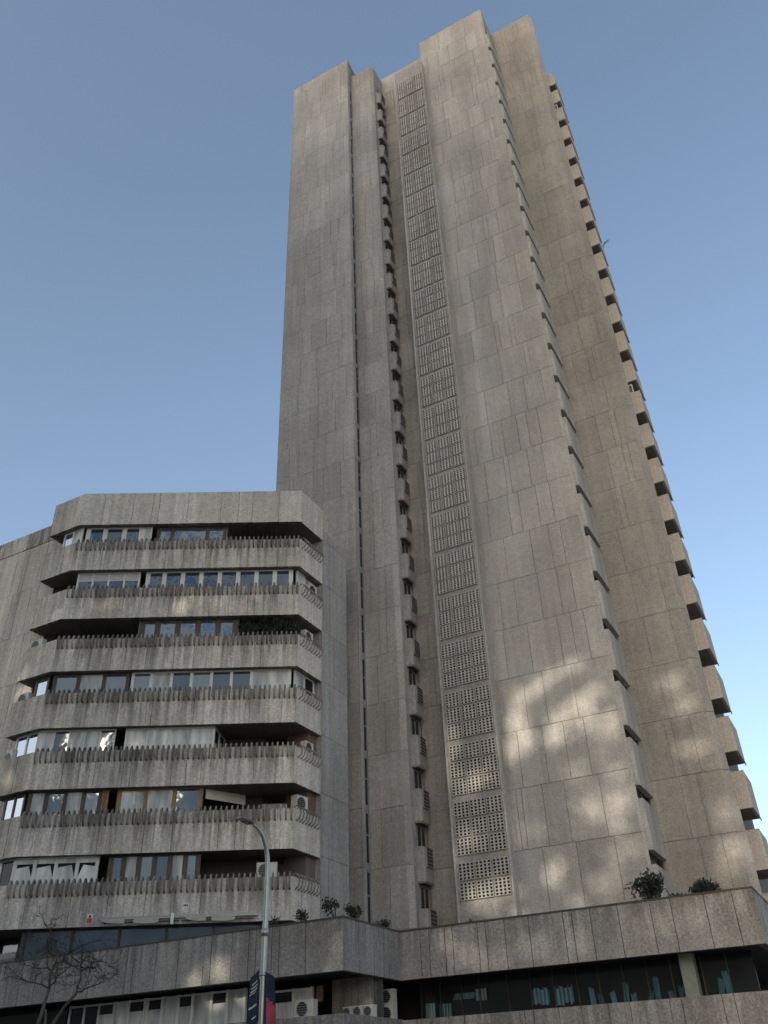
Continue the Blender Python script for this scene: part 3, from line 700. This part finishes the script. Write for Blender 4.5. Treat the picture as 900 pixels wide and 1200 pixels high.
# ------------------------------------------------------------------ plants
def leaves(mb, c, r, n, size, seed, flat=1.0, mi=0, wd=.35):
    rr = random.Random(seed)
    for _ in range(n):
        while True:
            p = Vector((rr.uniform(-1, 1), rr.uniform(-1, 1), rr.uniform(-1, 1)))
            if .25 < p.length < 1: break
        p = Vector(c)+Vector((p.x*r, p.y*r, p.z*r*flat)); a = Vector((rr.gauss(0, 1), rr.gauss(0, 1), rr.gauss(0, 1))).normalized()
        b_ = a.orthogonal().normalized(); s_ = size*rr.uniform(.6, 1.3)
        mb.poly([p, p+b_*s_*wd+a*s_*.5, p+a*s_, p-b_*s_*wd+a*s_*.5], 1, mi)
def shrub(label, base, h, r, seed, n=260, spiky=False, lean=(0, 0), name='shrub', size=.10, mat='leaf', clumps=6):
    rr = random.Random(seed); q = thing(name, label, 'plant', base, 'plants growing on the terraces and balconies'); st = MB(); lf = MB(); bx, by, bz = base
    for i in range(clumps):
        a = rr.uniform(0, 6.28); d = r*rr.uniform(.15, .8); hh = h*rr.uniform(.55, .95)
        tip = (bx+lean[0]*h+math.cos(a)*d, by+lean[1]*h+math.sin(a)*d, bz+hh)
        mid = (bx+lean[0]*h*.3+math.cos(a)*d*.3, by+lean[1]*h*.3+math.sin(a)*d*.3, bz+hh*.5)
        st.tube([(bx, by, bz-.3), mid, tip], [.022, .014, .006], 5)
        if not lean[0]:
            for fr in (.15, .4, .7): leaves(lf, Vector((bx, by, bz)).lerp(Vector(tip), fr), r*.42, n//(clumps*4), size*(1.5 if spiky else 1), rr.random(), 1.1, 0, .13 if spiky else .3)
        if spiky:
            for j in range(6):
                a2 = rr.uniform(0, 6.28); l = h*.32
                e = (tip[0]+math.cos(a2)*l*.5, tip[1]+math.sin(a2)*l*.5, tip[2]+l*rr.uniform(-.1, .6)); st.tube([mid, tip, e][1:], [.008, .004], 4)
                leaves(lf, e, r*.22, n//(clumps*6), size, rr.random(), 1)
        leaves(lf, tip, r*rr.uniform(.35, .6), n//clumps, size*(1.5 if spiky else 1), rr.random(), .8, 0, .13 if spiky else .3)
    st.build('stem', 'bark', q); lf.build('foliage', mat, q); return q
shrub('leaning dark shrub with a bare stem at the podium corner, left of the tower', (-17.60, 29.19, 6.95), 0.82, 0.36, 1, 252, lean=(-.35, 0))
shrub('dark upright shrub on the terrace just right of the leaning one', (-17.26, 29.93, 6.95), 0.78, 0.32, 2, 252)
shrub('rounded dark bush on the terrace at the inner podium corner', (-17.26, 32.26, 6.95), 0.45, 0.36, 3, 420, clumps=9, size=.07)
shrub('small sparse dry shrub on the terrace beneath the lowest hooked railing', (-18.94, 29.06, 6.95), 0.61, 0.27, 4, 96, True, mat='leafdry')
shrub('low dry shrub on the terrace beside the end of the awning', (-20.33, 29.06, 6.95), 0.49, 0.32, 5, 156, mat='leafdry')
shrub('largest spiky dark shrub on the terrace in front of the big blank slab', (-7.22, 33.30, 6.95), .95, .62, 6, 480, True, size=.13, clumps=9)
shrub('low spreading dark shrub on the terrace below the right slab', (-5.28, 33.48, 6.95), 0.59, 0.64, 7, 420, True, size=.11, clumps=8)
shrub('small dark plant on the terrace between the two spiky shrubs', (-6.18, 33.39, 6.95), 0.29, 0.34, 8, 150)
shrub('tiny sprig on the terrace under the perforated screen strip', (-14.10, 33.30, 6.95), 0.29, 0.21, 9, 54, mat='leafdry')
shrub('tiny tuft of weeds on the terrace at the foot of the shaft corner', (-12.11, 33.30, 6.95), 0.23, 0.21, 10, 54)
shrub('small plant trailing from a balcony high on the right edge of the tower', (-4.5, 52.6, 13.91+FL*15+1.9), .35, .3, 11, 26, True, (1.2, .1), size=.08, mat='leafdry')
q = thing('hanging_plants', 'thick green climbing plants filling the third balcony opening from the top', 'plant', (*D(11, .6), zt(3)))
lf = MB(); st = MB()
for i in range(60):
    u = 9.85+i*.052; p = D(u, rnd.uniform(.2, .7)); z = zt(3)+rnd.uniform(.15, 1.05); leaves(lf, (*p, z), .24, 80, .08, i+70); st.tube([(*p, zt(3)-.1), (*p, z)], .012, 4)
lf.build('foliage', 'leaf', q); st.build('stem', 'bark', q)

def bare_tree(label, base, trunks, boughs, seed, mats=('barkpale', 'bark')):
    rr = random.Random(seed); q = thing('bare_tree', label, 'tree', base)
    tr, br, tw = MB(), MB(), MB()
    def wig(pl, amp):
        out = [Vector(pl[0])]
        for a, c in zip(pl, pl[1:]):
            a, c = Vector(a), Vector(c); mid = a.lerp(c, .5)+Vector((rr.gauss(0, amp), rr.gauss(0, amp*2), rr.gauss(0, amp))); out += [mid, c]
        return out
    def twig(p, d, L, r, lvl):
        pts = [p]; dd = d.normalized()
        for i in range(4):
            dd = (dd+Vector((rr.gauss(0, .22), rr.gauss(0, .22), rr.gauss(.04, .2)))).normalized(); pts.append(pts[-1]+dd*L/4)
        tw.tube([tuple(x) for x in pts], [max(.0035, r*(1-.2*i)) for i in range(5)], 4)
        if lvl:
            for i in (1, 2, 3, 4):
                if rr.random() < .8: twig(pts[i], dd*.7+Vector((rr.gauss(0, .7), rr.gauss(0, .7), rr.gauss(.1, .6))), L*rr.uniform(.45, .7), r*.6, lvl-1)
    for pl, ra, rb in trunks:
        w_ = wig(pl, .012); n = len(w_); tr.tube([tuple(x) for x in w_], [ra+(rb-ra)*i/(n-1) for i in range(n)], 9)
    for pl, ra, rb in boughs:
        off_ = rr.uniform(-.35, .35); pl2 = [(x, y+off_*i/len(pl), z) for i, (x, y, z) in enumerate(pl)]
        w_ = wig(pl2, .02); n = len(w_); br.tube([tuple(x) for x in w_], [ra+(rb-ra)*i/(n-1) for i in range(n)], 6)
        for i in range(1, n):
            for _ in range(1 if i % 2 else 2): twig(w_[i], (w_[i]-w_[i-1]).normalized()*.6+Vector((rr.gauss(0, .6), rr.gauss(0, .6), rr.gauss(.25, .5))), rr.uniform(.25, .55), .008, 2)
    tr.build('trunk', mats[0], q); br.build('branch', mats[1], q); tw.build('twigs', mats[1], q)
bare_tree('bare street tree forking low with a long bough reaching out to the left edge', (-16.99, 15.5, 0), [([(-16.99, 15.5, 0), (-16.89, 15.50, 3.03), (-16.90, 15.50, 3.27), (-16.81, 15.50, 3.62), (-16.73, 15.50, 3.92), (-16.76, 15.50, 4.23), (-16.69, 15.50, 4.41), (-16.67, 15.50, 4.57), (-16.69, 15.50, 4.87)], .05, .014), ([(-16.65, 15.50, 3.01), (-16.68, 15.50, 3.26), (-16.73, 15.50, 3.54)], .03, .02)], [([(-16.73, 15.50, 3.93), (-17.26, 15.50, 4.09), (-17.70, 15.50, 4.19), (-18.38, 15.50, 4.33)], .018, .006), ([(-16.73, 15.50, 3.93), (-16.54, 15.50, 4.06), (-16.43, 15.50, 4.17), (-16.07, 15.50, 4.33), (-15.76, 15.50, 4.33)], .018, .006), ([(-16.76, 15.50, 4.23), (-16.92, 15.50, 4.37), (-17.43, 15.50, 4.41), (-17.79, 15.50, 4.51)], .018, .006), ([(-16.67, 15.50, 4.57), (-17.06, 15.50, 4.73), (-17.16, 15.50, 4.89)], .018, .006), ([(-16.63, 15.50, 4.43), (-16.36, 15.50, 4.53), (-16.19, 15.50, 4.61), (-15.65, 15.50, 4.74)], .018, .006), ([(-16.69, 15.50, 4.87), (-16.90, 15.50, 5.11), (-17.03, 15.50, 5.26)], .018, .006)], 5)
bare_tree('bare slender street tree leaning right, beside the low forking one', (-17.29, 16.0, 0), [([(-17.29, 16.0, 0), (-17.07, 16.00, 3.05), (-16.97, 16.00, 3.30), (-16.75, 16.00, 3.57), (-16.41, 16.00, 3.83), (-16.33, 16.00, 4.16), (-16.40, 16.00, 4.38), (-16.26, 16.00, 4.58), (-16.07, 16.00, 4.64)], .045, .012)], [([(-16.44, 16.00, 4.46), (-16.72, 16.00, 4.70), (-16.93, 16.00, 4.81)], .016, .006), ([(-16.39, 16.00, 3.88), (-16.16, 16.00, 3.91), (-15.70, 16.00, 3.98), (-15.19, 16.00, 4.12)], .016, .006), ([(-16.36, 16.00, 4.29), (-16.03, 16.00, 4.43), (-15.80, 16.00, 4.46)], .016, .006), ([(-16.40, 16.00, 4.38), (-16.17, 16.00, 4.36), (-15.91, 16.00, 4.26)], .016, .006)], 6)

# ------------------------------------------------------------------ added unseen slab behind the camera (shades facades; holes cast the light patches)
G = -26.0; te = math.tan(R_(SUN_EL)); kx = TR.x/TR.y; kz = te/math.hypot(TR.x, TR.y)*math.hypot(TR.x, TR.y)/TR.y
def togob(s, t, z): return s-(t-G)*kx, z+(t-G)*te/TR.y
# patches of light: centre on the wall (s,t,z), half sizes, openness
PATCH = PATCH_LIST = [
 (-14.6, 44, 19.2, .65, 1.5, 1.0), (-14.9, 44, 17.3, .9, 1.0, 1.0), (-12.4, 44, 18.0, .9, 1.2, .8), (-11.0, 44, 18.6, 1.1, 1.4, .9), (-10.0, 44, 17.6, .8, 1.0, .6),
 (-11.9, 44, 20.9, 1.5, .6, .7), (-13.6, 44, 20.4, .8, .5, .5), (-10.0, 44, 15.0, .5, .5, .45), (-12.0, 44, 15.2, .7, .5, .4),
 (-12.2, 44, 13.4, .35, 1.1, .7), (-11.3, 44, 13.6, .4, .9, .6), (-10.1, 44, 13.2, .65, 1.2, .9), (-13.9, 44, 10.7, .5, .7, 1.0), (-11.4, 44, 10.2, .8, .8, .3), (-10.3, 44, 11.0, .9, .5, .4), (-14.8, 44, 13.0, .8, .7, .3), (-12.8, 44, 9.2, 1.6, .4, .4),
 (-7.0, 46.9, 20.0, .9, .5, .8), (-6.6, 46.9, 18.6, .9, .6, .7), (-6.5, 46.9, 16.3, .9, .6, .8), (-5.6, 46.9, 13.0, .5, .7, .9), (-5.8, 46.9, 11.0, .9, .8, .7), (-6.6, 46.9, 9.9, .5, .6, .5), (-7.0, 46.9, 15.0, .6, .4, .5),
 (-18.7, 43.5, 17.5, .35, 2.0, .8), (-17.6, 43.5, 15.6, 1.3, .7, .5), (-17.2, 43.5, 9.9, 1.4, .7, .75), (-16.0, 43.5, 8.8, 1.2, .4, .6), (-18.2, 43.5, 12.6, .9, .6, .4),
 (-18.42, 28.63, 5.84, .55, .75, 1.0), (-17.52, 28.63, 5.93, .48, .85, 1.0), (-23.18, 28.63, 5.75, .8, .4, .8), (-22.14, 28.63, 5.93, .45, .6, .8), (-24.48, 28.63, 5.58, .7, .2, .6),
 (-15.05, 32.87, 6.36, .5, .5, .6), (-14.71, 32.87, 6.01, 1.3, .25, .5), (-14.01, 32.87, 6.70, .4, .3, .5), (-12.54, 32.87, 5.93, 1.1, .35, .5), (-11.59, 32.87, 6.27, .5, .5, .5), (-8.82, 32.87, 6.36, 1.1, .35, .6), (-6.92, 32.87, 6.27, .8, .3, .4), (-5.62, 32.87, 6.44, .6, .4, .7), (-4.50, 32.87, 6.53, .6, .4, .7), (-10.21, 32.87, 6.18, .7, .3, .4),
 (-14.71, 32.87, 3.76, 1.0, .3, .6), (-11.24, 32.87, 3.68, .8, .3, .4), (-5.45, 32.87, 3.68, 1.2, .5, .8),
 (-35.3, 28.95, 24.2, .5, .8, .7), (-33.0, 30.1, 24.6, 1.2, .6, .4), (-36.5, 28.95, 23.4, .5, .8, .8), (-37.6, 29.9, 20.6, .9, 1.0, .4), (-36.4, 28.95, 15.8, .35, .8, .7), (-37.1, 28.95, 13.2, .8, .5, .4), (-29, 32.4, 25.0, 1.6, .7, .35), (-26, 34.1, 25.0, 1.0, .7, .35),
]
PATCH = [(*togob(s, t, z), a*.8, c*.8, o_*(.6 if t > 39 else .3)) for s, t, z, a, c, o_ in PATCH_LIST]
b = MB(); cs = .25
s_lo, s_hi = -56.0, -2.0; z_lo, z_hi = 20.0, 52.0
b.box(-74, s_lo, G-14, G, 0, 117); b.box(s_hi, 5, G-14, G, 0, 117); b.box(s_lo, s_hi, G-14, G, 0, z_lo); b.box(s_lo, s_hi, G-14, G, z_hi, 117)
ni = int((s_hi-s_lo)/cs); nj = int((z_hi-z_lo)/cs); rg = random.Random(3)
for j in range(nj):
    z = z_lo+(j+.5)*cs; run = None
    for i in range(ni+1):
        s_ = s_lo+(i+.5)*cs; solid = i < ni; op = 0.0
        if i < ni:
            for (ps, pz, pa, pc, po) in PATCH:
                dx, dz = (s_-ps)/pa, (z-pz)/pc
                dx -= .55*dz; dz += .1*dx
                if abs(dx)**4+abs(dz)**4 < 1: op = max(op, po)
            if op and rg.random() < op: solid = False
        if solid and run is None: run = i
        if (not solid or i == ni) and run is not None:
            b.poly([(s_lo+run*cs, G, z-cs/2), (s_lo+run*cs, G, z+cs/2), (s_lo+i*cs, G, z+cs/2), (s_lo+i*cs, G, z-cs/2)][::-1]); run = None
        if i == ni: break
opp = thing('gobo_slab', 'added tall cream slab behind the viewer, unseen, pierced to shape light patches', 'light blocker', (-35, -30, 0))
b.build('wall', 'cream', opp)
b = MB()
for k in range(1, 36):
    z = k*3.2
    if z_lo-2 < z < z_hi+1: continue
    for j in range(22):
        x = -72.5+j*3.2
        b.box(x, x+1.9, G, G+.05, z, z+1.6)
b.build('window', 'glass', opp, label='grid of windows', kind='stuff')
# unseen lower blocks added on the viewer's side to darken the lower facades
def shade_block(label, s0, s1, h, c):
    q = thing('shade_block', label, 'light blocker', ((s0+s1)/2, -12, 0)); b = MB(); b.box(s0, s1, -22, -5.5, 0, h); b.build('wall', c, q)
    f = MB(); k = 1
    while k*3.2+2 < h:
        x = s0+1
        while x+1.4 < s1-.6: f.box(x, x+1.4, -5.5, -5.44, k*3.2, k*3.2+1.7); x += 2.7
        k += 1
    f.build('window', 'glass', q, label='rows of windows', kind='stuff')
shade_block('added unseen grey block behind the viewer to the left, darkening the lower facades', -130, -62, 15, 'render_grey')
shade_block('added unseen grey block behind the viewer to the right, darkening the lower facades', 20, 90, 12, 'render_grey')
for o in bpy.data.objects:
    if '_b' in o: del o['_b']
